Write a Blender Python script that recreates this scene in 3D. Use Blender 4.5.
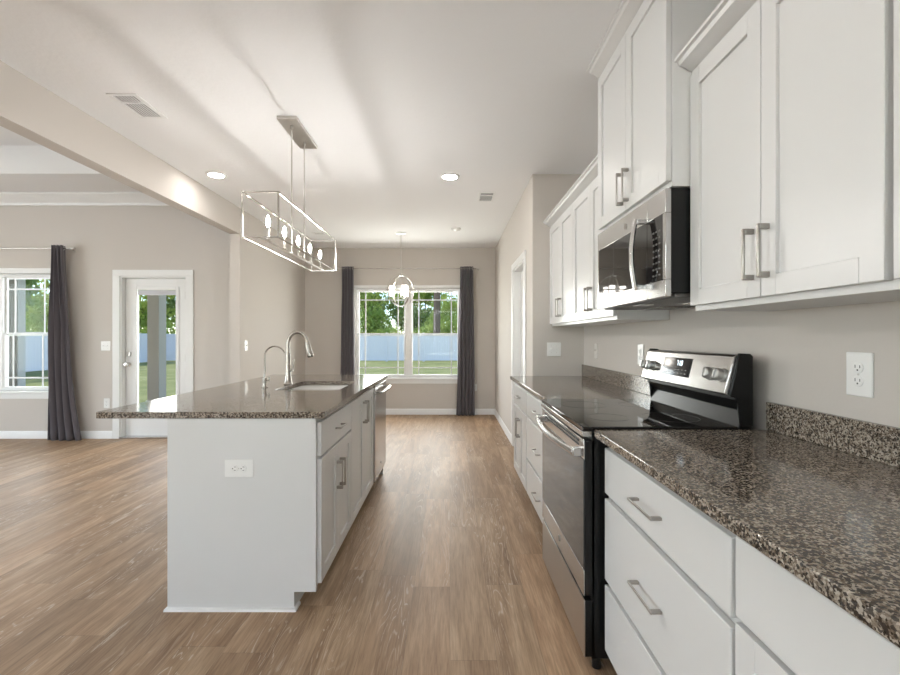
import bpy, bmesh, math, random
from mathutils import Vector, Matrix, Euler
random.seed(7)
PI = math.pi
scene = bpy.context.scene
for o in list(bpy.data.objects): bpy.data.objects.remove(o)
COL = scene.collection

# ------------------------------------------------------------------ camera
cd = bpy.data.cameras.new('camera'); cam = bpy.data.objects.new('camera', cd); COL.objects.link(cam)
cd.sensor_fit = 'HORIZONTAL'; cd.sensor_width = 36.0; cd.lens = 36.0 * 445 / 900
cd.clip_start = 0.02; cd.clip_end = 300
cam.location = (0, 0, 1.255); cam.rotation_euler = (PI / 2, 0, 0)
scene.camera = cam

# ------------------------------------------------------------------ exposure
vs = scene.view_settings
vs.view_transform = 'Standard'; vs.look = 'None'; vs.gamma = 1.0; vs.use_curve_mapping = False
vs.exposure = 0.74

# ------------------------------------------------------------------ sky and sun
world = bpy.data.worlds.new('World'); scene.world = world; world.use_nodes = True
wn = world.node_tree; wn.nodes.clear()
sky = wn.nodes.new('ShaderNodeTexSky'); sky.sky_type = 'NISHITA'; sky.sun_disc = False
sky.sun_elevation = math.radians(52); sky.sun_rotation = math.radians(-80)
sky.air_density = 0.9; sky.dust_density = 0.05; sky.ozone_density = 2.0
bg = wn.nodes.new('ShaderNodeBackground'); bg.inputs['Strength'].default_value = 0.24
wo = wn.nodes.new('ShaderNodeOutputWorld')
wn.links.new(sky.outputs[0], bg.inputs[0]); wn.links.new(bg.outputs[0], wo.inputs[0])
sl = bpy.data.lights.new('sun', 'SUN'); sl.energy = 2.4; sl.angle = math.radians(1.0); sl.color = (1.0, 0.96, 0.9)
so = bpy.data.objects.new('sun', sl); COL.objects.link(so)
so.rotation_euler = Vector((-0.70, 0.12, 1.0)).to_track_quat('Z', 'Y').to_euler()   # sun high to the left of the house

def area(name, loc, rot, sx, sy, power, col=(1, 1, 1)):
    l = bpy.data.lights.new(name, 'AREA'); l.shape = 'RECTANGLE'; l.size = sx; l.size_y = sy
    l.energy = power; l.color = col
    o = bpy.data.objects.new(name, l); COL.objects.link(o); o.location = loc; o.rotation_euler = rot
    return o
# fill lamps added inside the unseen rear and left openings, standing in for daylight
area('fill_rear', (-0.65, -3.93, 1.45), (PI / 2, 0, PI), 2.6, 1.8, 300, (0.87, 0.94, 1.0))
area('fill_rear', (-5.4, -3.93, 1.35), (PI / 2, 0, PI), 3.4, 2.2, 400, (0.87, 0.94, 1.0))
area('fill_left', (-8.93, 1.2, 1.45), (PI / 2, 0, -PI / 2), 3.4, 1.8, 100, (0.87, 0.95, 1.0))
# daylight at the dining window and at the porch window and door
area('daylight_dining', (-0.68, 7.62, 1.42), (-PI / 2 + .38, 0, 0), 1.6, 1.4, 52, (1.0, 0.97, 0.93))
area('daylight_living', (-5.64, 5.95, 1.42), (-PI / 2 + .38, 0, 0), 1.3, 1.4, 26, (0.92, 0.96, 1.0))
area('daylight_door', (-3.685, 5.98, 1.12), (-PI / 2 + .30, 0, 0), .5, 1.6, 13, (1.0, 0.97, 0.93))
LENS = 55.0      # ceiling light lens emission
BULB = 390.0      # chandelier bulb emission
SHADE = 7.5      # frosted shade emission

# ------------------------------------------------------------------ materials
def mat(name, col=(0.8, 0.8, 0.8), rough=0.5, metal=0.0, spec=0.5, coat=0.0, emis=None, estr=0.0):
    m = bpy.data.materials.new(name); m.use_nodes = True
    b = m.node_tree.nodes['Principled BSDF']
    b.inputs['Base Color'].default_value = (*col, 1); b.inputs['Roughness'].default_value = rough
    b.inputs['Metallic'].default_value = metal; b.inputs['Specular IOR Level'].default_value = spec
    b.inputs['Coat Weight'].default_value = coat
    if emis:
        b.inputs['Emission Color'].default_value = (*emis, 1); b.inputs['Emission Strength'].default_value = estr
    return m
def N(m, t, **kw):
    n = m.node_tree.nodes.new(t)
    for k, v in kw.items(): setattr(n, k, v)
    return n
def L(m, a, b): m.node_tree.links.new(a, b)
def bsdf(m): return m.node_tree.nodes['Principled BSDF']
def coords(m, scale=(1, 1, 1), rot=(0, 0, 0), kind='Object'):
    tc = N(m, 'ShaderNodeTexCoord'); mp = N(m, 'ShaderNodeMapping')
    mp.inputs['Scale'].default_value = scale; mp.inputs['Rotation'].default_value = rot
    L(m, tc.outputs[kind], mp.inputs[0]); return mp.outputs[0]
def noise(m, vec, scale, detail=4, rough=0.5, dist=0.0):
    n = N(m, 'ShaderNodeTexNoise'); n.inputs['Scale'].default_value = scale; n.inputs['Detail'].default_value = detail
    n.inputs['Roughness'].default_value = rough; n.inputs['Distortion'].default_value = dist
    L(m, vec, n.inputs['Vector']); return n.outputs[0]
def ramp(m, fac, stops, interp='LINEAR'):
    r = N(m, 'ShaderNodeValToRGB'); r.color_ramp.interpolation = interp
    e = r.color_ramp.elements
    while len(e) > 1: e.remove(e[0])
    e[0].position = stops[0][0]; e[0].color = (*stops[0][1], 1)
    for p, c in stops[1:]:
        x = e.new(p); x.color = (*c, 1)
    L(m, fac, r.inputs[0]); return r.outputs[0]
def mix(m, fac, a, b, mode='MIX'):
    n = N(m, 'ShaderNodeMix', data_type='RGBA', blend_type=mode)
    for i, v in ((0, fac), (6, a), (7, b)):
        if hasattr(v, 'node'): L(m, v, n.inputs[i])
        elif i == 0: n.inputs[0].default_value = v
        else: n.inputs[i].default_value = (*v, 1)
    return n.outputs[2]
def math_(m, op, a, b=0.0, c=None):
    n = N(m, 'ShaderNodeMath', operation=op)
    for i, v in enumerate((a, b, c)):
        if v is None: continue
        if hasattr(v, 'node'): L(m, v, n.inputs[i])
        else: n.inputs[i].default_value = v
    return n.outputs[0]
def bump(m, h, strength=0.1, dist=0.002):
    n = N(m, 'ShaderNodeBump'); n.inputs['Strength'].default_value = strength; n.inputs['Distance'].default_value = dist
    L(m, h, n.inputs['Height']); L(m, n.outputs[0], bsdf(m).inputs['Normal'])

M_wall = mat('greige wall paint', (0.59, 0.55, 0.506), 0.75, spec=0.3)
bump(M_wall, noise(M_wall, coords(M_wall), 90, 3), 0.15, 0.002)
M_ceil = mat('white textured ceiling paint', (0.85, 0.855, 0.86), 0.9, spec=0.2)
bump(M_ceil, noise(M_ceil, coords(M_ceil), 28, 5, 0.6), 0.35, 0.004)
M_trim = mat('white semi gloss trim paint', (0.80, 0.80, 0.79), 0.35)
M_cab = mat('white cabinet paint', (0.69, 0.69, 0.68), 0.32, spec=0.45)
M_toe = mat('toe kick paint', (0.72, 0.72, 0.70), 0.5)
M_nickel = mat('brushed nickel', (0.62, 0.60, 0.57), 0.28, 1.0)
M_faucet = mat('antique nickel', (0.40, 0.37, 0.335), 0.27, 1.0)
M_sink = mat('satin sink steel', (0.42, 0.41, 0.395), 0.38, 1.0)
M_frame = mat('polished nickel frame', (0.50, 0.48, 0.45), 0.25, 1.0)
M_knob = mat('satin silver knob', (0.60, 0.585, 0.56), 0.42, 0.85)
M_nickel_dark = mat('satin nickel pull', (0.38, 0.36, 0.335), 0.32, 1.0)
M_black = mat('black enamel', (0.006, 0.006, 0.006), 0.28, spec=0.28)
M_blackglass = mat('black ceramic glass', (0.010, 0.009, 0.009), 0.03, spec=0.55)
M_ovenglass = mat('dark tinted oven glass', (0.03, 0.03, 0.031), 0.06, spec=0.6)
M_darkgrey = mat('dark grey grille metal', (0.10, 0.095, 0.09), 0.45, 0.5)
M_plate = mat('white plastic wall plate', (0.85, 0.85, 0.83), 0.25)
M_beigeplate = mat('ivory plastic', (0.70, 0.67, 0.62), 0.3)
M_slot = mat('dark slot', (0.03, 0.03, 0.03), 0.5)
M_white_el = mat('lit display digits', (0.1, 0.1, 0.1), 0.5, emis=(0.75, 0.9, 1.0), estr=2.5)
M_print = mat('pale grey printed key legend', (0.33, 0.32, 0.30), 0.5)
M_duct = mat('painted duct shade', (0.16, 0.155, 0.15), 0.6)
M_print2 = mat('faint printed ring', (0.10, 0.098, 0.095), 0.3)
M_lens = mat('lit ceiling light lens', (1, 1, 1), 0.5, emis=(1.0, 0.96, 0.92), estr=LENS)
M_bulb = mat('lit bulb', (1, 1, 1), 0.5, emis=(1.0, 0.965, 0.93), estr=BULB)
M_shade = mat('lit frosted glass shade', (1, 1, 1), 0.4, emis=(1.0, 0.94, 0.86), estr=SHADE)
M_siding_trim = mat('white exterior trim', (0.66, 0.66, 0.65), 0.6)
M_post = mat('painted porch column', (0.52, 0.48, 0.43), 0.6)
M_concrete = mat('porch concrete', (0.45, 0.43, 0.40), 0.9)
M_bark = mat('tree bark', (0.16, 0.11, 0.08), 0.9)
M_blind = mat('raised blind stack', (0.55, 0.55, 0.57), 0.5)

# stainless with fine brushing
M_steel = mat('brushed stainless steel', (0.52, 0.51, 0.50), 0.22, 1.0)
_v = coords(M_steel, (2, 2, 220)); _n = noise(M_steel, _v, 3, 2)
L(M_steel, math_(M_steel, 'MULTIPLY_ADD', _n, 0.14, 0.15), bsdf(M_steel).inputs['Roughness'])
M_steel2 = mat('dark stainless drawer steel', (0.50, 0.48, 0.46), 0.3, 1.0)

# granite: three scales of speckle
def granite(name, dark, mid, light, gold):
    m = mat(name, mid, 0.1, spec=0.5)
    v = coords(m)
    base = ramp(m, noise(m, v, 100, 5, 0.7, 0.3), [(0.30, dark), (0.42, mid), (0.53, gold), (0.66, light), (0.8, light)])
    vo = N(m, 'ShaderNodeTexVoronoi', feature='F1'); vo.inputs['Scale'].default_value = 250; L(m, v, vo.inputs['Vector'])
    sep = N(m, 'ShaderNodeSeparateColor'); L(m, vo.outputs['Color'], sep.inputs[0])
    c1 = mix(m, ramp(m, sep.outputs[0], [(0.0, (1, 1, 1)), (0.30, (1, 1, 1)), (0.34, (0, 0, 0))]), base, dark)
    c2 = mix(m, ramp(m, sep.outputs[1], [(0.74, (0, 0, 0)), (0.78, (0.8, 0.8, 0.8))]), c1, light)
    v2 = N(m, 'ShaderNodeTexVoronoi', feature='F1'); v2.inputs['Scale'].default_value = 185; L(m, v, v2.inputs['Vector'])
    s2 = N(m, 'ShaderNodeSeparateColor'); L(m, v2.outputs['Color'], s2.inputs[0])
    c3 = mix(m, ramp(m, s2.outputs[2], [(0.0, (0.85, 0.85, 0.85)), (0.16, (0.85, 0.85, 0.85)), (0.2, (0, 0, 0))]), c2, (0.022, 0.018, 0.016))
    L(m, c3, bsdf(m).inputs['Base Color'])
    return m
M_granite = granite('speckled brown granite', (0.034, 0.024, 0.017), (0.120, 0.090, 0.066), (0.44, 0.39, 0.33), (0.24, 0.197, 0.155))

# vinyl planks running towards the window wall
def planks():
    m = mat('oak vinyl plank', (0.4, 0.3, 0.2), 0.35, spec=0.35)
    tc = N(m, 'ShaderNodeTexCoord'); sp = N(m, 'ShaderNodeSeparateXYZ'); L(m, tc.outputs['Object'], sp.inputs[0])
    W, Ln = 0.182, 1.22
    xr = math_(m, 'DIVIDE', sp.outputs[0], W); row = math_(m, 'FLOOR', xr); xf = math_(m, 'FRACT', xr)
    wn1 = N(m, 'ShaderNodeTexWhiteNoise', noise_dimensions='1D'); L(m, row, wn1.inputs['W'])
    yr = math_(m, 'ADD', math_(m, 'DIVIDE', sp.outputs[1], Ln), wn1.outputs[0]); col = math_(m, 'FLOOR', yr); yf = math_(m, 'FRACT', yr)
    cb = N(m, 'ShaderNodeCombineXYZ'); L(m, row, cb.inputs[0]); L(m, col, cb.inputs[1])
    wn2 = N(m, 'ShaderNodeTexWhiteNoise', noise_dimensions='2D'); L(m, cb.outputs[0], wn2.inputs['Vector'])
    # grain coordinates shifted per plank
    off = N(m, 'ShaderNodeVectorMath', operation='SCALE'); L(m, wn2.outputs['Color'], off.inputs[0]); off.inputs['Scale'].default_value = 30
    ad = N(m, 'ShaderNodeVectorMath', operation='ADD'); L(m, tc.outputs['Object'], ad.inputs[0]); L(m, off.outputs[0], ad.inputs[1])
    mp = N(m, 'ShaderNodeMapping'); mp.inputs['Scale'].default_value = (9, 0.9, 1); L(m, ad.outputs[0], mp.inputs[0])
    g1 = noise(m, mp.outputs[0], 1.5, 5, 0.6, 0.8)
    mp2 = N(m, 'ShaderNodeMapping'); mp2.inputs['Scale'].default_value = (90, 5, 1); L(m, ad.outputs[0], mp2.inputs[0])
    g2 = noise(m, mp2.outputs[0], 1.6, 3, 0.6)
    c = ramp(m, g1, [(0.25, (0.225, 0.140, 0.084)), (0.45, (0.325, 0.216, 0.135)), (0.60, (0.41, 0.285, 0.185)), (0.8, (0.48, 0.35, 0.24))])
    c = mix(m, 1.0, c, ramp(m, wn2.outputs[0], [(0, (0.86, 0.85, 0.83)), (0.3, (0.97, 0.93, 0.89)), (0.6, (1.04, 1.05, 1.04)), (1, (1.24, 1.20, 1.16))]), 'MULTIPLY')
    c = mix(m, 0.8, c, ramp(m, g2, [(0.3, (0.68, 0.66, 0.63)), (0.6, (1.08, 1.08, 1.08))]), 'MULTIPLY')
    # limed cathedral grain
    mp3 = N(m, 'ShaderNodeMapping'); mp3.inputs['Scale'].default_value = (7, 0.75, 1); L(m, ad.outputs[0], mp3.inputs[0])
    g3 = noise(m, mp3.outputs[0], 1.1, 2, 0.4, 0.6)
    rings = math_(m, 'SINE', math_(m, 'MULTIPLY', g3, 130.0))
    msk = ramp(m, noise(m, mp.outputs[0], 0.8, 2), [(0.46, (0, 0, 0)), (0.60, (1, 1, 1))])
    lim = math_(m, 'MULTIPLY', ramp(m, rings, [(0.75, (0, 0, 0)), (1.0, (0.75, 0.75, 0.75))]), msk)
    lim = math_(m, 'MULTIPLY', lim, math_(m, 'GREATER_THAN', g2, 0.47))
    c = mix(m, lim, c, (0.60, 0.50, 0.40))
    ex = math_(m, 'MINIMUM', xf, math_(m, 'SUBTRACT', 1.0, xf)); ey = math_(m, 'MINIMUM', yf, math_(m, 'SUBTRACT', 1.0, yf))
    e = math_(m, 'MINIMUM', math_(m, 'MULTIPLY', ex, W), math_(m, 'MULTIPLY', ey, Ln))
    seam = math_(m, 'LESS_THAN', e, 0.0012)
    c = mix(m, math_(m, 'MULTIPLY', seam, 0.4), c, (0.10, 0.065, 0.04))
    L(m, c, bsdf(m).inputs['Base Color'])
    L(m, math_(m, 'MULTIPLY_ADD', g2, 0.16, 0.40), bsdf(m).inputs['Roughness'])
    bump(m, g2, 0.08, 0.001)
    return m
M_floor = planks()

def fabric(name, a, b):
    m = mat(name, a, 0.85, spec=0.15)
    v = coords(m, (400, 400, 400)); L(m, mix(m, noise(m, v, 1, 2), a, b), bsdf(m).inputs['Base Color'])
    bsdf(m).inputs['Sheen Weight'].default_value = 0.3
    return m
M_curtain = fabric('charcoal curtain cloth', (0.100, 0.090, 0.102), (0.150, 0.136, 0.150))

def glass(name, tint=(1, 1, 1), gl=0.10):
    m = bpy.data.materials.new(name); m.use_nodes = True; m.node_tree.nodes.clear()
    o = N(m, 'ShaderNodeOutputMaterial'); t = N(m, 'ShaderNodeBsdfTransparent'); g = N(m, 'ShaderNodeBsdfGlossy')
    t.inputs[0].default_value = (*tint, 1); g.inputs['Roughness'].default_value = 0.01
    f = N(m, 'ShaderNodeLayerWeight'); f.inputs[0].default_value = 0.5
    fac = math_(m, 'MULTIPLY_ADD', math_(m, 'POWER', f.outputs['Facing'], 5.0), 0.35, 0.008)
    mx = N(m, 'ShaderNodeMixShader'); L(m, fac, mx.inputs[0]); L(m, t.outputs[0], mx.inputs[1]); L(m, g.outputs[0], mx.inputs[2])
    L(m, mx.outputs[0], o.inputs[0]); return m
M_glass = glass('window glass', (0.96, 0.98, 0.97))

def leafmat(name, a, b):
    m = mat(name, a, 0.6, spec=0.3)
    oi = N(m, 'ShaderNodeTexCoord'); n = noise(m, oi.outputs['Object'], 1.3, 3)
    c = mix(m, ramp(m, n, [(0.35, (0, 0, 0)), (0.65, (1, 1, 1))]), a, b)
    L(m, c, bsdf(m).inputs['Base Color'])
    tr = N(m, 'ShaderNodeBsdfTranslucent'); L(m, c, tr.inputs[0])
    mx = N(m, 'ShaderNodeMixShader'); mx.inputs[0].default_value = 0.4
    L(m, bsdf(m).outputs[0], mx.inputs[1]); L(m, tr.outputs[0], mx.inputs[2])
    L(m, mx.outputs[0], m.node_tree.nodes['Material Output'].inputs[0]); return m
M_leaf = [leafmat('fresh green leaves', (0.28, 0.40, 0.08), (0.52, 0.58, 0.16)),
          leafmat('deep green leaves', (0.16, 0.25, 0.07), (0.32, 0.40, 0.12)),
          leafmat('pine needles', (0.16, 0.22, 0.10), (0.30, 0.35, 0.16))]
M_grass = mat('lawn grass', (0.2, 0.3, 0.05), 0.9, spec=0.1)
_v = coords(M_grass)
L(M_grass, ramp(M_grass, noise(M_grass, _v, 0.9, 6, 0.7), [(0.3, (0.19, 0.20, 0.075)), (0.5, (0.27, 0.275, 0.11)), (0.7, (0.36, 0.345, 0.16))]), bsdf(M_grass).inputs['Base Color'])
M_fence = mat('white vinyl fence', (0.86, 0.81, 0.83), 0.5)
M_siding = mat('taupe lap siding', (0.36, 0.32, 0.275), 0.7)

# ------------------------------------------------------------------ mesh helpers
class MB:
    def __init__(s): s.bm = bmesh.new()
    def poly(s, vs, faces):
        v = [s.bm.verts.new(p) for p in vs]
        for f in faces:
            try: s.bm.faces.new([v[i] for i in f])
            except ValueError: pass
        return s
    def box(s, x0, x1, y0, y1, z0, z1):
        return s.poly([(x0, y0, z0), (x1, y0, z0), (x1, y1, z0), (x0, y1, z0), (x0, y0, z1), (x1, y0, z1), (x1, y1, z1), (x0, y1, z1)],
                      [(0, 3, 2, 1), (4, 5, 6, 7), (0, 1, 5, 4), (1, 2, 6, 5), (2, 3, 7, 6), (3, 0, 4, 7)])
    def prism(s, pts, axis, a0, a1):        # pts are pairs on the two other axes, in axis order
        def P(a, b, c):
            return {'x': (c, a, b), 'y': (a, c, b), 'z': (a, b, c)}[axis]
        n = len(pts)
        vs = [P(a, b, a0) for a, b in pts] + [P(a, b, a1) for a, b in pts]
        f = [tuple(range(n)), tuple(range(2 * n - 1, n - 1, -1))] + [(i, (i + 1) % n, n + (i + 1) % n, n + i) for i in range(n)]
        return s.poly(vs, f)
    def rings(s, rings, cap=True, closed=False):
        R = [[s.bm.verts.new(p) for p in r] for r in rings]; n = len(R[0])
        m = len(R)
        for i in range(m if closed else m - 1):
            a, b = R[i], R[(i + 1) % m]
            for j in range(n): s.bm.faces.new((a[j], a[(j + 1) % n], b[(j + 1) % n], b[j]))
        if cap and not closed:
            s.bm.faces.new(R[0]); s.bm.faces.new(R[-1][::-1])
        return s
    def tube(s, pts, r, seg=10, closed=False, cap=True):
        pts = [Vector(p) for p in pts]; n = len(pts); rr = r if isinstance(r, (list, tuple)) else [r] * n
        T = []
        for i in range(n):
            a = pts[i - 1] if (i > 0 or closed) else pts[i]; b = pts[(i + 1) % n] if (i < n - 1 or closed) else pts[i]
            T.append((b - a).normalized())
        up = Vector((0, 0, 1)) if abs(T[0].z) < 0.9 else Vector((1, 0, 0))
        u = T[0].cross(up).normalized(); out = []
        for i in range(n):
            u = (u - T[i] * u.dot(T[i])).normalized(); v = T[i].cross(u)
            out.append([pts[i] + (u * math.cos(2 * PI * k / seg) + v * math.sin(2 * PI * k / seg)) * rr[i] for k in range(seg)])
        return s.rings(out, cap, closed)
    def cyl(s, p0, p1, r0, r1=None, seg=16):
        return s.tube([p0, p1], [r0, r0 if r1 is None else r1], seg)
    def lathe(s, prof, c=(0, 0, 0), seg=20, axis='z', cap=True):   # prof: (radius, height)
        out = []
        for r, h in prof:
            ring = []
            for k in range(seg):
                a = 2 * PI * k / seg; x, y = max(r, 1e-4) * math.cos(a), max(r, 1e-4) * math.sin(a)
                p = {'z': (x, y, h), 'x': (h, x, y), 'y': (x, h, y)}[axis]
                ring.append((c[0] + p[0], c[1] + p[1], c[2] + p[2]))
            out.append(ring)
        return s.rings(out, cap)
    def sweep(s, path, prof, side=1):       # mitred moulding: path in plan (x,y,z0), prof (out, up)
        n = len(path); P = [Vector(p[:2]) for p in path]; out = []
        for i in range(n):
            d1 = (P[i] - P[i - 1]).normalized() if i > 0 else None
            d2 = (P[i + 1] - P[i]).normalized() if i < n - 1 else None
            if d1 is None: d1 = d2
            if d2 is None: d2 = d1
            n1 = Vector((d1.y, -d1.x)) * side; n2 = Vector((d2.y, -d2.x)) * side
            b = n1 + n2; b = b / (b.dot(n1)) if b.length > 1e-6 else n1
            out.append([(P[i].x + b.x * o, P[i].y + b.y * o, path[i][2] + h) for o, h in prof])
        return s.rings(out)
    def build(s, name, m, parent=None, bevel=0.0, seg=2, loc=None, smooth=True):
        bmesh.ops.recalc_face_normals(s.bm, faces=s.bm.faces)
        if smooth:
            for f in s.bm.faces: f.smooth = True
            for e in s.bm.edges:
                if len(e.link_faces) == 2 and e.calc_face_angle(0) > 0.6: e.smooth = False
        me = bpy.data.meshes.new(name); s.bm.to_mesh(me); s.bm.free()
        me.materials.append(m)
        o = bpy.data.objects.new(name, me); COL.objects.link(o)
        if parent: o.parent = parent
        if loc: o.location = loc
        if bevel:
            b = o.modifiers.new('Bevel', 'BEVEL'); b.width = bevel; b.segments = seg; b.limit_method = 'ANGLE'; b.angle_limit = 0.6
        return o

def tag(o, label=None, cat=None, group=None, kind=None):
    if label: o['label'] = label
    if cat: o['category'] = cat
    if group: o['group'] = group
    if kind: o['kind'] = kind
    return o
def thing(name, label, cat, loc=(0, 0, 0), rz=0.0, group=None):
    o = bpy.data.objects.new(name, None); COL.objects.link(o); o.empty_display_size = 0.1
    o.location = loc; o.rotation_euler = (0, 0, rz)
    return tag(o, label, cat, group)
def sroot(name, loc=(0, 0, 0), rz=0.0):
    o = bpy.data.objects.new(name, None); COL.objects.link(o); o.location = loc; o.rotation_euler = (0, 0, rz); o['kind'] = 'structure'; return o
def struct(mb, name, m, **kw):
    o = mb.build(name, m, **kw); o['kind'] = 'structure'; return o
def copy_tree(o, parent=None):
    c = o.copy(); COL.objects.link(c); c.parent = parent
    for ch in [x for x in o.children]: copy_tree(ch, c)
    return c
def B(*a): return MB().box(*a)

# ------------------------------------------------------------------ room shell
H = 2.71; LH = 3.03; TH = 3.33
XR = 1.192; XJ = 0.735; YR = 3.96; YB = 7.25; XP = -2.36; XPL = -2.475; YP = 5.0; YL = 5.53; XL = -9.0; YN = -4.0
struct(B(XL - .15, XR + .15, YN - .15, YB + .15, -0.06, 0.0), 'floor', M_floor)

def wall_x(name, x0, x1, y0, y1, z1, holes=(), m=None):      # runs along x
    mb = MB(); xs = x0
    for a, b, c, d in sorted(holes):
        mb.box(xs, a, y0, y1, 0, z1); mb.box(a, b, y0, y1, d, z1)
        if c > 0: mb.box(a, b, y0, y1, 0, c)
        xs = b
    mb.box(xs, x1, y0, y1, 0, z1); return struct(mb, name, m or M_wall)
def wall_y(name, y0, y1, x0, x1, z1, holes=(), m=None):
    mb = MB(); ys = y0
    for a, b, c, d in sorted(holes):
        mb.box(x0, x1, ys, a, 0, z1); mb.box(x0, x1, a, b, d, z1)
        if c > 0: mb.box(x0, x1, a, b, 0, c)
        ys = b
    mb.box(x0, x1, ys, y1, 0, z1); return struct(mb, name, m or M_wall)
WD = (-1.545, 0.180, 0.60, 2.06)            # dining window opening
WLV = [(-6.335, -4.94, 0.59, 2.05)]           # living window opening
DL = (-4.10, -3.27, 0.0, 2.02)               # porch door opening
DK = (4.37, 5.14, 0.0, 2.03)                 # door in the side wall of the dining nook
wall_y('wall_right', YN - .15, YR, XR, XR + .15, H)
wall_x('wall_return', XJ, XR + .15, YR, YR + .12, H)
wall_y('wall_nook', YR + .12, YB, XJ, XJ + .12, H, [DK])
wall_x('wall_back', XPL, XJ + .12, YB, YB + .15, H, [WD])
wall_y('wall_partition', YP, YB, XPL, XP, H)
wall_x('wall_living', XL, XPL, YL, YL + .15, TH, [WLV[0], DL])
wall_y('wall_left', YN - .15, YL + .15, XL - .15, XL, TH, [(-0.5, 2.9, 0.55, 2.35)])
wall_x('wall_rear', XL, XR + .15, YN - .15, YN, TH, [(-7.1, -3.7, 0.25, 2.45), (-1.95, 0.65, 0.55, 2.35)])
struct(B(XPL, XP, YN, YP, 2.42, H + .62), 'trim_1', M_wall)        # dropped beam between kitchen and living room
struct(B(XP, XR + .15, YN - .15, YB + .15, H, H + .1), 'ceiling', M_ceil)
# living ceiling with a raised tray
t0x, t1x, t0y, t1y = XL + .7, -3.2, -3.2, 4.83
mb = MB()
mb.box(XL, t0x, YN, YL, LH, LH + .05).box(t1x, XPL, YN, YL, LH, LH + .05).box(t0x, t1x, YN, t0y, LH, LH + .05).box(t0x, t1x, t1y, YL, LH, LH + .05)
mb.box(t0x - .05, t1x + .05, t0y - .05, t1y + .05, TH, TH + .05)
struct(mb, 'ceiling_living', M_ceil)
mb = MB()
for a in ((t0x, t0x + .02, t0y, t1y), (t1x - .02, t1x, t0y, t1y), (t0x + .02, t1x - .02, t0y, t0y + .02), (t0x + .02, t1x - .02, t1y - .02, t1y)):
    mb.box(*a, LH - .004, TH)
struct(mb, 'trim_2', M_trim)
CR = [(0, 0), (.012, 0), (.018, .03), (.05, .06), (.08, .10), (.10, .11), (.10, .135), (0, .135)]
struct(MB().sweep([(XL, YL, LH - .135), (XPL, YL, LH - .135)], CR, 1), 'trim_3', M_trim)       # crown moulding
struct(MB().sweep([(XL, YN, LH - .135), (XL, YL, LH - .135)], CR, 1), 'trim_4', M_trim)
# baseboards
BP = [(0, 0), (.014, 0), (.014, .075), (.008, .09), (0, .095)]
def base(name, *p): return struct(MB().sweep([(x, y, 0) for x, y in p], BP, 1), name, M_trim)
base('baseboard_back', (XP, YP + .02), (XP, YB), (XJ, YB), (XJ, 5.235))
base('baseboard_nook', (XJ, 4.27), (XJ, YR))
base('baseboard_living', (-9.0, YL), (-4.19, YL))
base('baseboard_porch', (-3.18, YL), (XPL, YL), (XPL, YP), (XP, YP), (XP, YP + .02))
base('baseboard_left', (XL, YN), (XL, YL))

# ------------------------------------------------------------------ windows and doors
def window(name, x0, x1, z0, z1, y, nunit, casing=0.0):
    r = sroot(name, ((x0 + x1) / 2, y, z0)); w = (x1 - x0) / 2; h = z1 - z0; fw = 0.036
    yf0, yf1 = 0.03, 0.11
    mb = MB().box(-w, -w + fw, yf0, yf1, 0, h).box(w - fw, w, yf0, yf1, 0, h).box(-w + fw, w - fw, yf0, yf1, h - fw, h).box(-w + fw, w - fw, yf0, yf1, 0, fw * .8)
    mul = 0.096; uw = (2 * w - 2 * fw - mul * (nunit - 1)) / nunit
    for i in range(1, nunit): mb.box(-w + fw + i * uw + (i - 1) * mul, -w + fw + i * uw + i * mul, yf0, yf1, fw * .8, h - fw)
    mb.build('window_frame', M_trim, r, .003)
    # drywall return edges are wrapped in white wood
    MB().box(-w - .012, -w, -.012, yf0, 0, h).box(w, w + .012, -.012, yf0, 0, h).box(-w - .012, w + .012, -.012, yf0, h, h + casing).build('window_casing', M_trim, r, .002)
    MB().box(-w - .05, w + .05, -.045, yf0, -.028, 0).build('window_stool', M_trim, r, .004)
    MB().box(-w - .035, w + .035, -.014, 0, -.095, -.028).build('window_apron', M_trim, r, .002)
    for i in range(nunit):
        a = -w + fw + i * (uw + mul); b = a + uw; zb = fw * .8; zt = h - fw; zm = (zb + zt) / 2 - .02
        for k, (c, d, ys) in enumerate(((zm - .02, zt, .062), (zb, zm + .02, .036))):
            st = .022; mb = MB().box(a, a + st, ys, ys + .024, c, d).box(b - st, b, ys, ys + .024, c, d).box(a + st, b - st, ys, ys + .024, d - st, d).box(a + st, b - st, ys, ys + .024, c, c + st)
            s = mb.build('upper_sash' if k == 0 else 'lower_sash', M_trim, r, .002)
            ga, gb, gc, gd = a + st, b - st, c + st, d - st
            B(ga - .004, gb + .004, ys + .010, ys + .014, gc - .004, gd + .004).build('glass_pane', M_glass, s)
            g = MB(); t = .009; ins = .10; y1 = ys + .004; y2 = ys + .0095
            for xx in (ga + ins, gb - ins): g.box(xx - t, xx + t, y1, y2, gc, gd)
            zz = gd - .13 if k == 0 else gc + .11
            for p, q in ((ga, ga + ins - t), (ga + ins + t, gb - ins - t), (gb - ins + t, gb)): g.box(p, q, y1, y2, zz - t, zz + t)
            g.build('muntin_grille', M_trim, s)
    return r
window('window_1', *WD, YB, 2, .045)
window('window_2', *WLV[0], YL, 2, .065)
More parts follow.
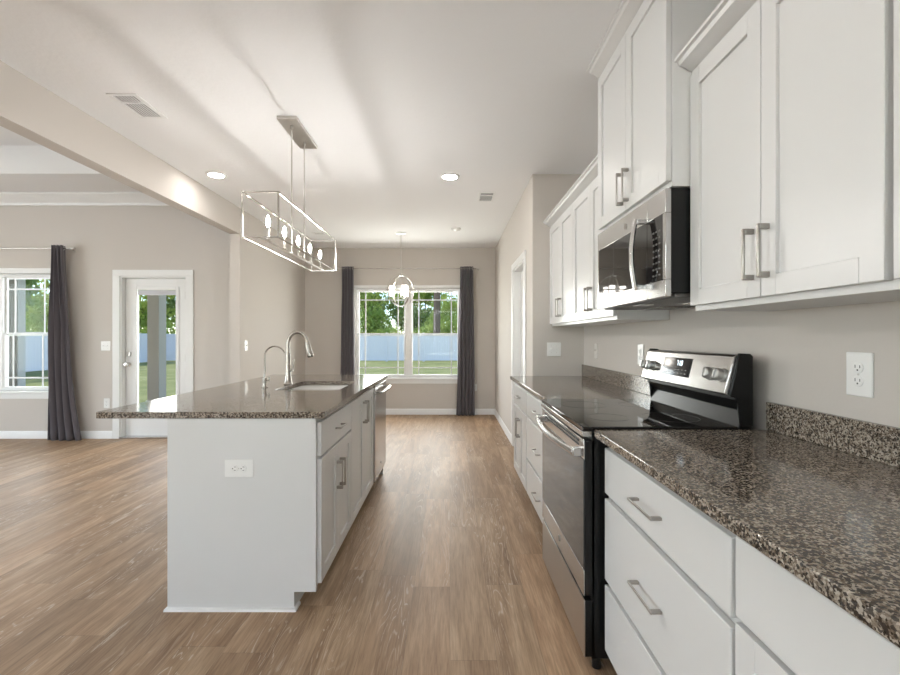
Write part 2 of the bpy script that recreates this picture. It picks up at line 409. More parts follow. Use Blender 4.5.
# unseen glazed openings, added around the fill lamps to bring in light
def added_window(name, loc, rz, w, h):
    r = sroot(name, loc, rz); t = .06; mb = MB().box(-w / 2, -w / 2 + t, -.13, -.09, 0, h).box(w / 2 - t, w / 2, -.13, -.09, 0, h).box(-w / 2 + t, w / 2 - t, -.13, -.09, 0, t).box(-w / 2 + t, w / 2 - t, -.13, -.09, h - t, h).box(-t / 2, t / 2, -.13, -.09, t, h - t)
    mb.build('window_frame', M_trim, r); B(-w / 2 + t, w / 2 - t, -.115, -.111, t, h - t).build('glass_pane', M_glass, r)
added_window('window_3', (-0.65, YN, .55), 0, 2.6, 1.8)
added_window('window_4', (-5.4, YN, .25), 0, 3.4, 2.2)
added_window('window_5', (XL, 1.2, .55), -PI / 2, 3.4, 1.8)

# porch door (glazed)
r = sroot('door_1', ((DL[0] + DL[1]) / 2, YL, 0)); w = (DL[1] - DL[0]) / 2; h = DL[3]
MB().box(-w - .085, -w + .005, -.016, 0, 0, h).box(w - .005, w + .085, -.016, 0, 0, h).box(-w - .085, w + .085, -.016, 0, h, h + .075).build('door_casing', M_trim, r, .003)
MB().box(-w, -w + .02, 0, .14, 0, h).box(w - .02, w, 0, .14, 0, h).box(-w + .02, w - .02, 0, .14, h - .02, h).build('door_frame', M_trim, r)
gx = .255; g0, g1 = .27, 1.865
mb = MB().box(-w + .023, -gx, .02, .064, .02, h - .03).box(gx, w - .023, .02, .064, .02, h - .03).box(-gx, gx, .02, .064, .02, g0).box(-gx, gx, .02, .064, g1, h - .03)
slab = mb.build('door_slab', M_trim, r, .002); slab.location.y = .045
mb = MB(); t = .028
mb.box(-gx - t, -gx + .012, .006, .02, g0 - t, g1 + t).box(gx - .012, gx + t, .006, .02, g0 - t, g1 + t).box(-gx + .012, gx - .012, .006, .02, g1 - .012, g1 + t).box(-gx + .012, gx - .012, .006, .02, g0 - t, g0 + .012)
mb.build('glazing_bead', M_trim, slab, .004)
B(-gx, gx, .036, .040, g0, g1).build('glass_pane', M_glass, slab)
mb = MB().box(-gx + .014, gx - .014, .022, .033, g1 - .075, g1 - .014)
for i in range(4): mb.box(-gx + .016, gx - .016, .020, .034, g1 - .070 + i * .014, g1 - .064 + i * .014)
tag(mb.build('raised_blind', M_blind, slab), 'grey stack of raised blind slats inside the glass')
MB().lathe([(.030, -.004), (.030, 0), (.014, .004), (.012, .022), (.024, .030), (.030, .045), (.026, .060), (.0, .064)], (-w + .065, .02, .915), 20, 'y').build('door_knob', M_nickel, slab)
for v in slab.children:
    if v.name.startswith('door_knob'):
        for q in v.data.vertices: q.co.y = .02 - (q.co.y - .02)
MB().box(-w + .038, -w + .092, .006, .02, 1.02, 1.074).build('deadbolt_plate', M_nickel, slab, .004)
B(-w, w, -.02, .14, 0, .022).build('threshold', M_steel, r, .003)
for z in (.25, 1.0, 1.78): MB().cyl((w - .024, .012, z - .045), (w - .024, .012, z + .045), .007).build('door_hinge', M_nickel, r)

# white door in the side wall of the nook
r = sroot('door_2', (XJ, (DK[0] + DK[1]) / 2, 0), PI / 2); w = (DK[1] - DK[0]) / 2; h = DK[3]
# local: x along the wall (+y world), y = -x world ... room side is +y
MB().box(-w - .075, -w + .005, 0, .016, 0, h).box(w - .005, w + .075, 0, .016, 0, h).box(-w - .075, w + .075, 0, .016, h, h + .07).build('door_casing', M_trim, r, .003)
MB().box(-w, -w + .02, -.12, 0, 0, h).box(w - .02, w, -.12, 0, 0, h).box(-w + .02, w - .02, -.12, 0, h - .02, h).build('door_frame', M_trim, r)
mb = MB(); y0, y1 = -.115, -.080; X0, X1 = -w + .022, w - .022
for a, b, c, d in ((X0, X0 + .11, .01, h - .022), (X1 - .11, X1, .01, h - .022), (X0 + .11, X1 - .11, .01, .22), (X0 + .11, X1 - .11, h - .14, h - .022), (X0 + .11, X1 - .11, .92, 1.05)): mb.box(a, b, y0, y1, c, d)
mb.box(X0 + .11, X1 - .11, y0 + .01, y1 - .01, .22, .92).box(X0 + .11, X1 - .11, y0 + .01, y1 - .01, 1.05, h - .14)
slab = mb.build('door_slab', M_trim, r, .003)
MB().lathe([(.028, 0), (.028, .006), (.012, .010), (.012, .03), (.027, .04), (.027, .058), (.0, .064)], (w - .30 if False else -w + .085, y1, .95), 18, 'y').build('door_knob', M_black, slab)
B(-w, w, -.12, 0, 0, .006).build('threshold', M_floor, r)

# ------------------------------------------------------------------ cabinets (local: x along run, +y... faces -y)
def pull(parent, x, z, vert, ln=.15, y=0.0):
    mb = MB(); a = ln / 2; t = .0055
    if vert:
        mb.box(x - t, x + t, y - .033, y - .026, z - a, z + a)
        for s in (-1, 1): mb.box(x - t - .001, x + t + .001, y - .028, y, z + s * (a - .008) - .008, z + s * (a - .008) + .008)
    else:
        mb.box(x - a, x + a, y - .033, y - .027, z - t + .0015, z + t - .0015)
        for s in (-1, 1): mb.box(x + s * (a - .008) - .008, x + s * (a - .008) + .006, y - .028, y, z - t + .001, z + t - .001)
    return mb.build('handle', M_nickel_dark, parent, .0025)
def shaker(parent, x0, x1, z0, z1, hx=None, hz=None, ln=.15):
    st = .057; mb = MB()
    mb.box(x0, x0 + st, 0, .02, z0, z1).box(x1 - st, x1, 0, .02, z0, z1)
    mb.box(x0 + st, x1 - st, 0, .02, z0, z0 + st).box(x0 + st, x1 - st, 0, .02, z1 - st, z1)
    mb.box(x0 + st, x1 - st, .009, .018, z0 + st, z1 - st)
    d = mb.build('door', M_cab, parent, .0012, 1)
    if hx is not None: pull(d, hx, hz, True, ln)
    return d
def slab_drawer(parent, x0, x1, z0, z1, hz=None, ln=.2):
    d = B(x0, x1, 0, .02, z0, z1).build('drawer', M_cab, parent, .003)
    pull(d, (x0 + x1) / 2, (z0 + z1) / 2 if hz is None else hz, False, ln)
    return d
def base_cab(label, loc, rz, W, layout, group=None, D=.60, hl=.16, toe=.075):
    r = thing('base_cabinet', label, 'cabinet', loc, rz, group)
    MB().box(0, W, .021, D, .10, .882).build('body', M_cab, r, .001, 1)
    B(0, W, toe, toe + .015, 0, .10).build('toe_kick', M_toe, r)
    g = .004
    if layout == 'drawers':
        for z0, z1 in ((.688, .852), (.372, .668), (.112, .352)): slab_drawer(r, g + .012, W - g - .006, z0, z1, ln=hl)
    elif layout == 'drawer_door':
        slab_drawer(r, g + .006, W - g - .006, .688, .852, ln=.13)
        shaker(r, g + .006, W / 2 - .002, .112, .668, W / 2 - .03, .52); shaker(r, W / 2 + .002, W - g - .006, .112, .668, W / 2 + .03, .52)
    elif layout == 'drawer_doors':
        slab_drawer(r, g, W - g, .702, .862, ln=.13)
        shaker(r, g, W / 2 - .002, .112, .690, W / 2 - .03, .53); shaker(r, W / 2 + .002, W - g, .112, .690, W / 2 + .03, .53)
    elif layout == 'doors':
        shaker(r, g, W / 2 - .002, .112, .862, W / 2 - .03, .74); shaker(r, W / 2 + .002, W - g, .112, .862, W / 2 + .03, .74)
    return r
RZR = -PI / 2      # cabinets on the right wall: local -y faces world -x ; local x -> world -y
XF = .566
def right(y_far): return (XF, y_far, 0)
base_cab('white base cabinet with a drawer over two doors farthest along the wall run', right(3.955), RZR, .655, 'drawer_door')
base_cab('white three drawer base cabinet just beyond the stainless range', right(3.30), RZR, .88, 'drawers', hl=.16)
base_cab('white three drawer base cabinet just in front of the range', right(1.645), RZR, .757, 'drawers')
base_cab('white base cabinet at the right edge of the photo under the near counter', right(.888), RZR, .74, 'drawer_doors')
base_cab('white base cabinet behind the viewpoint under the near counter', right(.15), RZR, .76, 'drawer_doors')

def plan_block(name, label, cat, x0, x1, y0, y1, z0, z1, m, bev=.004):
    return tag(B(x0, x1, y0, y1, z0, z1).build(name, m, None, bev, 3), label, cat)
YE = -.62
plan_block('countertop', 'brown speckled granite worktop at right in front of the range', 'countertop', .534, XR - .002, YE, 1.650, .884, .914, M_granite)
plan_block('countertop', 'brown speckled granite worktop between the range and the far grey wall', 'countertop', .534, XR - .002, 2.418, YR - .002, .884, .914, M_granite)
plan_block('backsplash', 'low granite upstand on the wall under the white outlet at right', 'backsplash', XR - .021, XR - .001, YE, 1.650, .9145, 1.016, M_granite, .002)
plan_block('backsplash', 'low granite upstand on the wall beyond the range', 'backsplash', XR - .021, XR - .001, 2.418, YR - .002, .9145, 1.016, M_granite, .002)

CP = [(0, 0), (.008, 0), (.008, .010), (.020, .014), (.030, .026), (.046, .032), (.052, .044), (.062, .046), (.062, .058), (0, .058)]
def wall_cab(label, loc, W, Hc, D, crown_out=0.0, hz=.145, filler=0.0, rail=True):
    r = thing('wall_cabinet', label, 'cabinet', loc, RZR)
    B(0, W, .021, D, 0, Hc).build('body', M_cab, r, .001, 1)
    g = .003; z0, z1 = .02, Hc - .012; f = filler
    shaker(r, g, W / 2 - .0015, z0, z1, W / 2 - .032, hz)
    shaker(r, W / 2 + .0015, W - g - f, z0, z1, W / 2 + .032, hz)
    MB().sweep([(0, .02, Hc - .005), (W, .02, Hc - .005)], [(o * 1.15 + .006 if o > .02 else o + .004, u) for o, u in CP], 1).build('crown_moulding', M_cab, r)
    return r
UZ = 1.352; UH = .878; XU = .885
wall_cab('white double door wall cabinet hung farthest away next to the grey return wall', (XU, 3.955, UZ), .745, UH, .304)
wall_cab('white double door wall cabinet immediately beyond the microwave', (XU, 3.21, UZ), .80, UH, .304)
wall_cab('tall white double door cabinet mounted above the microwave, its crown near the ceiling', (.80, 2.41, 1.815),   .765, .84, .389, hz=.125)
wall_cab('large white double door wall cabinet nearest on the right, beside the microwave', (XU, 1.643, UZ), .75, UH, .304, filler=.011)
wall_cab('white wall cabinet cut off by the right edge of the photo', (XU, .892, UZ), .76, UH, .304)

# ------------------------------------------------------------------ island
XI = -.598
r = thing('island_panel', 'plain white panelling wrapping the near end and back of the kitchen island', 'panel', (-.95, 3.07, 0))
def loc2(mb, p): return mb
mb = MB().prism([(-1.299 + .95, 0), (-.716 + .95, 0), (-.716 + .95, .085), (-.616 + .95, .085), (-.616 + .95, .882), (-1.299 + .95, .882)], 'y', 2.045 - 3.07, 2.065 - 3.07)
mb.build('end_panel', M_cab, r, .001, 1)
B(-1.299 + .95, -1.281 + .95, 2.066 - 3.07, 4.095 - 3.07, 0, .882).build('back_panel', M_cab, r, .001, 1)
B(-1.280 + .95, -.616 + .95, 4.078 - 3.07, 4.095 - 3.07, 0, .882).build('end_panel', M_cab, r, .001, 1)
Q = [(0, 0), (.012, 0), (.010, .010), (0, .014)]
MB().sweep([(-.716 + .95, 2.10 - 3.07, 0), (-.716 + .95, 2.045 - 3.07, 0), (-1.299 + .95, 2.045 - 3.07, 0), (-1.299 + .95, 4.095 - 3.07, 0)], Q, -1).build('shoe_moulding', M_trim, r)
RZI = PI / 2       # local -y faces world +x ; local x -> world +y
base_cab('white island base cabinet with a drawer over two doors, nearest the camera', (XI, 2.066, 0), RZI, .634, 'drawer_doors', D=.66, toe=.119)
base_cab('white island sink cabinet with two tall doors next to the dishwasher', (XI, 2.70, 0), RZI, .78, 'doors', D=.66, toe=.119)
# sink hole in the body is hidden below the counter: counter with real cut out
SX0, SX1, SY0, SY1 = -1.145, -.725, 2.88, 3.47
def counter_with_hole(x0, x1, y0, y1, hx0, hx1, hy0, hy1, z0, z1, rad=.05):
    bm = bmesh.new()
    def rr(a, b, c, d, r, n=6):
        pts = []
        for cx, cy, s in ((b - r, d - r, 0), (a + r, d - r, PI / 2), (a + r, c + r, PI), (b - r, c + r, 1.5 * PI)):
            for k in range(n + 1):
                t = s + PI / 2 * k / n; pts.append((cx + r * math.cos(t), cy + r * math.sin(t)))
        return pts
    inner = rr(hx0, hx1, hy0, hy1, rad); outer = rr(x0, x1, y0, y1, .012)
    n = len(inner)
    vi = [[bm.verts.new((*p, z)) for p in inner] for z in (z0, z1)]; vo = [[bm.verts.new((*p, z)) for p in outer] for z in (z0, z1)]
    for i in range(n):
        j = (i + 1) % n
        bm.faces.new((vi[1][i], vo[1][i], vo[1][j], vi[1][j])); bm.faces.new((vi[0][j], vo[0][j], vo[0][i], vi[0][i]))
        bm.faces.new((vo[0][i], vo[0][j], vo[1][j], vo[1][i])); bm.faces.new((vi[0][j], vi[0][i], vi[1][i], vi[1][j]))
    mb = MB(); mb.bm.free(); mb.bm = bm; return mb
ct = counter_with_hole(-1.625, -.575, 2.035, 4.10, SX0, SX1, SY0, SY1, .884, .914).build('countertop', M_granite, None, .003, 2)
tag(ct, 'large brown granite island worktop with a sink cut into it', 'countertop')

# double bowl undermount sink
r = thing('kitchen_sink', 'stainless undermount sink set into the island worktop', 'sink', ((SX0 + SX1) / 2, (SY0 + SY1) / 2, .70))
def bowl(x0, x1, y0, y1, z0, z1):
    mb = MB(); rings = []
    def rr(a, b, c, d, r, z, n=5):
        o = []
        for cx, cy, s in ((b - r, d - r, 0), (a + r, d - r, PI / 2), (a + r, c + r, PI), (b - r, c + r, 1.5 * PI)):
            for k in range(n + 1):
                t = s + PI / 2 * k / n; o.append((cx + r * math.cos(t), cy + r * math.sin(t), z))
        return o
    rings = [rr(x0 - .02, x1 + .02, y0 - .012, y1 + .012, .06, z1), rr(x0, x1, y0, y1, .05, z1), rr(x0 + .006, x1 - .006, y0 + .006, y1 - .006, .045, z0 + .03), rr(x0 + .03, x1 - .03, y0 + .03, y1 - .03, .03, z0)]
    mb.rings(rings, cap=False); mb.bm.faces.new(mb.bm.verts[-24:] if False else [v for v in list(mb.bm.verts)[-24:]])
    return mb
hx, hy = (SX1 - SX0) / 2, (SY1 - SY0) / 2
for a, b in ((-hy, -.012), (.012, hy)):
    o = bowl(-hx, hx, a, b, -.02, .183).build('bowl', M_sink, r)
    s = o.modifiers.new('Solidify', 'SOLIDIFY'); s.thickness = .0015
    MB().lathe([(.045, -.018), (.045, -.0165), (.030, -.0165), (.028, -.019), (0, -.019)], (0, (a + b) / 2, 0), 24).build('drain', M_nickel, o)

# pull-down faucet
r = thing('kitchen_faucet', 'tall brushed nickel gooseneck pull-down faucet behind the island sink', 'faucet', (-1.175, 3.23, .914))
MB().lathe([(.030, 0), (.031, .004), (.028, .010), (.024, .03), (.019, .075), (.016, .12), (.0155, .20), (.0155, .225)], seg=24).build('base', M_faucet, r)
arc = [(0, 0, .215), (0, 0, .27)] + [(.070 - .070 * math.cos(t), 0, .292 + .088 * math.sin(t)) for t in [PI * k / 16 * .94 for k in range(0, 17)]]
MB().tube(arc, .0125, 14).build('spout', M_faucet, r)
e = Vector(arc[-1]); d = (Vector(arc[-1]) - Vector(arc[-2])).normalized()
pts = [e, e + d * .012, e + d * .03, e + d * .07, e + d * .10, e + d * .108]
MB().tube(pts, [.0135, .0165, .0175, .020, .024, .022], 18).build('spray_head', M_faucet, r)
p = e + d * .109; tag(MB().cyl(p, p + d * .004, .019, .018, 18).build('spray_face', M_black, r), 'black spray face')
lv = MB().cyl((.012, 0, .105), (.036, 0, .105), .011, .010).tube([(.034, 0, .105), (.037, 0, .135), (.043, -.002, .185)], [.006, .0055, .0045], 10)
lv.build('lever', M_faucet, r)
# filter tap
r = thing('filter_faucet', 'small thin gooseneck filtered water tap on the island left of the big faucet', 'faucet', (-1.262, 3.03, .914))
MB().lathe([(.021, 0), (.021, .004), (.013, .008), (.011, .030), (.015, .034), (.015, .066), (.009, .072), (.006, .095)], seg=18).build('base', M_faucet, r)
arc = [(0, 0, .08), (0, 0, .20)] + [(.070 - .070 * math.cos(t), 0, .215 + .066 * math.sin(t)) for t in [PI * k / 14 * .90 for k in range(15)]]
MB().tube(arc, .0052, 10).build('spout', M_faucet, r)
MB().cyl((.012, 0, .05), (.030, 0, .05), .006).box(.026, .034, -.004, .004, .042, .075).build('lever', M_faucet, r, .001)

# dishwasher (local like cabinets)
r = thing('dishwasher', 'stainless dishwasher with a bar handle at the far end of the island', 'dishwasher', (XI + .0, 3.481, 0), RZI)
B(.004, .592, .03, .58, .10, .872).build('body', M_darkgrey, r)
B(.003, .593, -.012, .03, .115, .868).build('door', M_steel, r, .004)
B(.003, .593, -.010, .028, .868, .878).build('control_strip', M_black, r)
mb = MB().tube([(.05, -.055, .815), (.15, -.062, .815), (.30, -.064, .815), (.45, -.062, .815), (.55, -.055, .815)], .011, 12)
for x in (.055, .545): mb.cyl((x, -.010, .815), (x, -.055, .815), .009)
mb.build('handle', M_steel, r)
B(.01, .586, .119, .134, 0, .10).build('toe_kick', M_black, r)
tag(MB().cyl((.30, -.0125, .20), (.30, -.014, .20), .010).build('badge', M_darkgrey, r), 'small round dark badge')

# ------------------------------------------------------------------ range
r = thing('range', 'stainless and black electric range between the two right hand counters', 'oven', (.499, 2.409, 0), RZR)
RW = .750
B(.002, RW - .002, .03, .63, .055, .898).build('body', M_black, r, .002)
B(0, RW, -.004, .575, .905, .922).build('cooktop', M_blackglass, r, .003)
for cx, cy, rad in ((.20, .16, .11), (.55, .16, .085), (.20, .42, .080), (.55, .42, .11)):
    mb2 = [(cx + rad * math.cos(2 * PI * k / 40), cy + rad * math.sin(2 * PI * k / 40), .9222) for k in range(40)]
    MB().tube(mb2, .0004, 4, closed=True).build('burner_ring', M_print2, r)
B(0, RW, -.006, .03, .884, .904).build('front_rail', M_steel, r, .002)
# door
door = B(.002, RW - .002, .004, .042, .290, .872).build('oven_door', M_black, r, .002)
B(.002, RW - .002, 0, .004, .800, .872).build('door_top_trim', M_steel, door, .001)
B(.002, RW - .002, 0, .004, .290, .385).build('door_lower_trim', M_steel, door, .001)
B(.004, RW - .004, .0, .004, .387, .798).build('door_window', M_ovenglass, door, .001)
mb = MB()
for k in range(11):
    x = .07 + k * .056
    for z in (.842, .857): mb.box(x, x + .050, -.0015, .002, z - .0042, z + .0042)
mb.build('vent_slots', M_slot, door)
n = 14; rg = []
for k in range(n + 1):
    t = k / n; x = .022 + t * (RW - .044); yy = -.030 - .030 * math.sin(PI * t); hh = .0115
    rg.append([(x, yy - .008, .822 - hh), (x, yy - .012, .822), (x, yy - .008, .822 + hh), (x, yy + .006, .822 + hh), (x, yy + .006, .822 - hh)])
mb = MB().rings(rg)
for x in (.020, RW - .046): mb.box(x, x + .026, -.034, .002, .806, .838)
mb.build('door_handle', M_steel, door, .002)
tag(MB().cyl((RW / 2, -.0005, .338), (RW / 2, -.003, .338), .014, None, 20).build('badge', M_nickel_dark, door), 'round emblem on the lower door trim')
dw = B(.002, RW - .002, .006, .04, .062, .272).build('storage_drawer', M_black, r, .002)
tag(B(.002, RW - .002, .002, .006, .062, .272).build('drawer_front', M_steel2, dw, .001), 'brushed steel drawer front')
for x in (.04, RW - .04):
    for y in (.06, .56): MB().cyl((x, y, 0), (x, y, .058), .018, .015, 12).build('foot', M_black, r)
# backguard: black riser, tilted stainless console, side caps
MB().prism([(.575, .900), (.60, .98), (.568, 1.02), (.568, 1.045), (.60, 1.185), (.62, 1.19), (.630, 1.17), (.630, .90)], 'x', .004, RW - .004).build('backguard', M_black, r, .003)
con = MB().prism([(.530, 1.042), (.560, 1.034), (.598, 1.186), (.574, 1.190), (.566, 1.184)], 'x', .012, RW - .012).build('console', M_steel, r, .004)
for xa in (0, RW - .012): MB().prism([(.545, 1.036), (.575, 1.025), (.585, .924), (.632, .924), (.632, 1.185), (.622, 1.194), (.580, 1.196)], 'x', xa, xa + .012).build('side_cap', M_black, r, .003)
# console plane from (y .530, z 1.042) to (.566, 1.184)
cn = Vector((0, -(1.184 - 1.042), (.566 - .530))).normalized(); up = Vector((0, .036, .142)).normalized()
def onc(x, t, o=0.0): return Vector((x, .530, 1.042)) + up * (t * .1465) + cn * o
def cbox(mb, x0, x1, t0, t1, o0, o1):
    vs = [onc(x, t, o) for o in (o0, o1) for x, t in ((x0, t0), (x1, t0), (x1, t1), (x0, t1))]
    return mb.poly(vs, [(0, 1, 2, 3), (7, 6, 5, 4), (0, 4, 5, 1), (1, 5, 6, 2), (2, 6, 7, 3), (3, 7, 4, 0)])
disp = cbox(MB(), .222, .470, .26, .84, -.001, .002).build('display_panel', M_ovenglass, con, .001)
seg7 = {'7': 'abc', '1': 'bc', '8': 'abcdefg'}
def digit(mb, ch, x, t, w, h):
    q = .0022; S = {'a': (0, w, h - .02, h), 'd': (0, w, 0, .02), 'g': (0, w, h / 2 - .01, h / 2 + .01), 'f': (0, q, h / 2, h), 'e': (0, q, 0, h / 2), 'b': (w - q, w, h / 2, h), 'c': (w - q, w, 0, h / 2)}
    for c in seg7[ch]:
        a = S[c]; cbox(mb, x + a[0], x + a[1], t + a[2], t + a[3], .002, .0026)
mb = MB(); digit(mb, '7', .350, .60, .011, .15); digit(mb, '1', .366, .60, .010, .15); digit(mb, '8', .386, .60, .011, .15)
mb.build('clock_digits', M_white_el, disp)
for row in range(2):
    mb = MB(); cbox(mb, .246, .442, .351 + row * .11, .353 + row * .11, .002, .0022)
    for k in range(7): cbox(mb, .246 + k * .031, .256 + k * .031, .34 + row * .11, .365 + row * .11, .002, .0024)
    mb.build('key_legend', M_print, disp)
for x in (.052, .120, .625, .697):
    k0 = MB().tube([onc(x, .48, o) for o in (0, .006, .0065, .026, .030)], [.028, .027, .024, .022, .018], 20)
    k0.build('knob', M_knob, con)
    cbox(MB(), x - .004, x + .004,   .36, .60, .030, .038).build('knob_grip', M_steel, con, .001)
for x in (.052, .120, .625, .697):
    mb = MB()
    for s in (-1, 0, 1): cbox(mb, x - .003 + s * .018, x + .003 + s * .018, .72 + (.03 if s == 0 else 0), .735 + (.03 if s == 0 else 0), .0003, .0008)
    mb.build('dial_marks', M_darkgrey, con)

# ------------------------------------------------------------------ microwave
MZ = 1.408; MH = .404
r = thing('microwave', 'stainless over-the-range microwave with black glass under the tall cabinet', 'microwave', (.80, 2.409, MZ), RZR)
MW = .757
B(0, MW, .022, .388, .012, MH - .002).build('body', M_black, r, .002)
B(.004, MW - .004, .035, .384, -.004, .012).build('bottom_plate', M_darkgrey, r, .002)
for x in (.10, .46):
    mb = MB().box(x, x + .20, .20, .36, -.008, -.003)
    for k in range(9): mb.box(x + .006, x + .194, .212 + k * .016, .219 + k * .016, -.011, -.007)
    mb.build('grease_filter', M_steel, r)
B(.32, .40, .06, .12, -.007, -.003).build('task_light_lens', M_plate, r)
gb, gt = .064, .312
SP = MW - .152
mdoor = MB().box(0, SP - .001, 0, .022, 0, gb).box(0, SP - .001, 0, .022, gt, MH - .002).box(0, .02, 0, .022, gb, gt).build('door', M_steel, r, .002)
B(.02, SP - .001, -.001, .02, gb, gt).build('door_glass', M_blackglass, mdoor, .001)
cp = MB().box(SP + .001, MW, 0, .022, 0, gb).box(SP + .001, MW, 0, .022, gt, MH - .002).box(MW - .024, MW, 0, .022, gb, gt).build('control_frame', M_steel, r, .002)
cg = B(SP + .001, MW - .024, -.001, .02, gb, gt).build('control_glass', M_blackglass, cp, .001)
mb = MB()
for i in range(8):
    for j in range(3): mb.box(SP + .050 + j * .025, SP + .064 + j * .025, -.0016, -.001, gb + .02 + i * .024, gb + .026 + i * .024)
mb.build('key_legend', M_print2, cg)
rg = []
for k in range(13):
    t = k / 12; z = gb - .022 + t * (gt - gb + .042); yy = -.032 - .018 * math.sin(PI * t); x = SP - .030
    rg.append([(x - .015, yy - .004, z), (x - .009, yy - .010, z), (x + .009, yy - .010, z), (x + .015, yy - .004, z), (x + .010, yy + .005, z), (x - .010, yy + .005, z)])
mb = MB().rings(rg)
for z in (gb - .018, gt + .002): mb.box(SP - .040, SP - .020, -.034, .002, z, z + .018)
mb.build('door_handle', M_steel, mdoor, .001)
tag(MB().cyl((.38, -.0005, .352), (.38, -.003, .352), .013, None, 20).build('badge', M_nickel_dark, mdoor), 'round emblem above the glass')

# ------------------------------------------------------------------ wall plates
def plate(name, label, cat, loc, rz, w, h, kind, m=None, n=1, group=None):
    r = thing(name, label, cat, loc, rz, group); m = m or M_plate
    B(-w / 2, w / 2, -.006, 0, -h / 2, h / 2).build('cover_plate', m, r, .003)
    if kind == 'outlet':
        for s in (-1, 1):
            rc = MB().lathe([(.0165, 0), (.0165, -.0025), (.015, -.003), (0, -.003)], (0, -.006, s * .0195), 20, 'y').build('receptacle', m, r)
            MB().box(-.0085, -.0065, -.0095, -.0088, s * .0195 - .001, s * .0195 + .008).box(.0065, .0085, -.0095, -.0088, s * .0195 - .001, s * .0195 + .007).cyl((0, -.0088, s * .0195 - .007), (0, -.0095, s * .0195 - .007), .0026, None, 10).build('slots', M_slot, rc)
        MB().cyl((0, -.006, 0), (0, -.0075, 0), .003, None, 10).build('screw', M_nickel, r)
    elif kind == 'houtlet':
        for s in (-1, 1):
            rc = MB().lathe([(.0165, 0), (.0165, -.0025), (.015, -.003), (0, -.003)], (s * .0195, -.006, 0), 20, 'y').build('receptacle', m, r)
            c = s * .0195
            MB().box(c - .001, c + .008, -.0095, -.0088, .0065, .0085).box(c - .001, c + .007, -.0095, -.0088, -.0085, -.0065).cyl((c - .007, -.0088, 0), (c - .007, -.0095, 0), .0026, None, 10).build('slots', M_slot, rc)
        MB().cyl((0, -.006, 0), (0, -.0075, 0), .003, None, 10).build('screw', M_nickel, r)
    else:
        for i in range(n):
            c = (i - (n - 1) / 2) * .046
            MB().box(c - .005, c + .005, -.016, -.006, -.002, .012).build('toggle', m, r, .002)
            for zz in (-.030, .030): MB().cyl((c, -.006, zz), (c, -.0075, zz), .003, None, 10).build('screw', M_nickel, r)
    return r
plate('wall_outlet', 'large white duplex outlet on the right wall above the near granite upstand', 'outlet', (XR, 1.292, 1.148), RZR, .084, .128, 'outlet')
plate('wall_outlet', 'white outlet on the kitchen wall right behind the left end of the range console', 'outlet', (XR, 2.775, 1.150), RZR, .08, .128, 'outlet')
plate('wall_switch', 'ivory switch plate on the kitchen wall above the far granite upstand', 'switch', (XR, 3.62, 1.145), RZR, .075, .12, 'switch', M_beigeplate)
plate('wall_switch', 'double switch plate on the grey return wall beside the far wall cabinets', 'switch', (.925, YR, 1.150), 0, .124, .122, 'switch', n=2)
plate('wall_outlet', 'white horizontal duplex outlet on the near end panel of the island', 'outlet', (-.968, 2.045, .655), 0, .132, .082, 'houtlet')
plate('wall_switch', 'double white switch plate beside the porch door', 'switch', (-4.275, YL, 1.15), 0, .118, .118, 'switch', n=2)
plate('wall_outlet', 'white outlet low on the living wall beside the porch door', 'outlet', (-4.262, YL, .44), 0, .075, .12, 'outlet')
plate('wall_switch', 'white single switch plate on the partition wall left of the faucet', 'switch', (XP, 5.14, 1.16), PI / 2, .075, .12, 'switch')
plate('wall_outlet', 'white outlet low on the window wall right of the dark curtain', 'outlet', (.405, YB, .44), 0, .07, .115, 'outlet')

# ------------------------------------------------------------------ curtains
def drape(label, xa0, xa1, xm0, xm1, xb0, xb1, y, ztop, group=None, folds=5, amp=.035):
    r = thing('curtain', label, 'curtain', ((xb0 + xb1) / 2, y, 0)); ox = (xb0 + xb1) / 2
    nu, nv = folds * 12, 30; mb = MB(); grid = []
    for j in range(nv + 1):
        t = j / nv; z = ztop * (1 - t)
        if t < .5: s = t * 2; s = s * s * (3 - 2 * s); l, rr = xa0 + (xm0 - xa0) * s, xa1 + (xm1 - xa1) * s
        else: s = (t - .5) * 2; s = s * s; l, rr = xm0 + (xb0 - xm0) * s, xm1 + (xb1 - xm1) * s
        row = []
        for i in range(nu + 1):
            u = i / nu; ph = u * folds * 2 * PI + .5 * math.sin(3 * t + u * 4)
            a = amp * (1 - .35 * t * (.5 + .5 * math.sin(u * 9)))
            row.append(mb.bm.verts.new((l + (rr - l) * u + .008 * math.sin(2 * ph + 2 * t) - ox, a * math.sin(ph) + .006 * math.sin(9 * u + 5 * t), max(z, .004))))
        grid.append(row)
    for j in range(nv):
        for i in range(nu): mb.bm.faces.new((grid[j][i], grid[j][i + 1], grid[j + 1][i + 1], grid[j + 1][i]))
    o = mb.build('cloth', M_curtain, r); s = o.modifiers.new('Solidify', 'SOLIDIFY'); s.thickness = .003
    for k in range(folds):      # grommets where the cloth crosses the rod
        x = xa0 + (xa1 - xa0) * (k + .5) / folds - ox
        pts = [(x + .004, .022 * math.cos(2 * PI * q / 16), ztop - .035 + .022 * math.sin(2 * PI * q / 16)) for q in range(16)]
        MB().tube(pts, .0035, 6, closed=True).build('grommet', M_nickel, r)
    return r
ZC = 2.395
drape('dark charcoal curtain on the left side of the dining window', -1.742, -1.543, -1.76, -1.540, -1.80, -1.535, YB - .10, ZC)
drape('dark charcoal curtain on the right side of the dining window', .165, .376, .125, .385, .096, .392, YB - .10, ZC)
drape('grey curtain puddling on the floor left of the porch door', -4.845, -4.70, -4.905, -4.615, -4.905, -4.50, YL - .11, 2.375, folds=4, amp=.045)
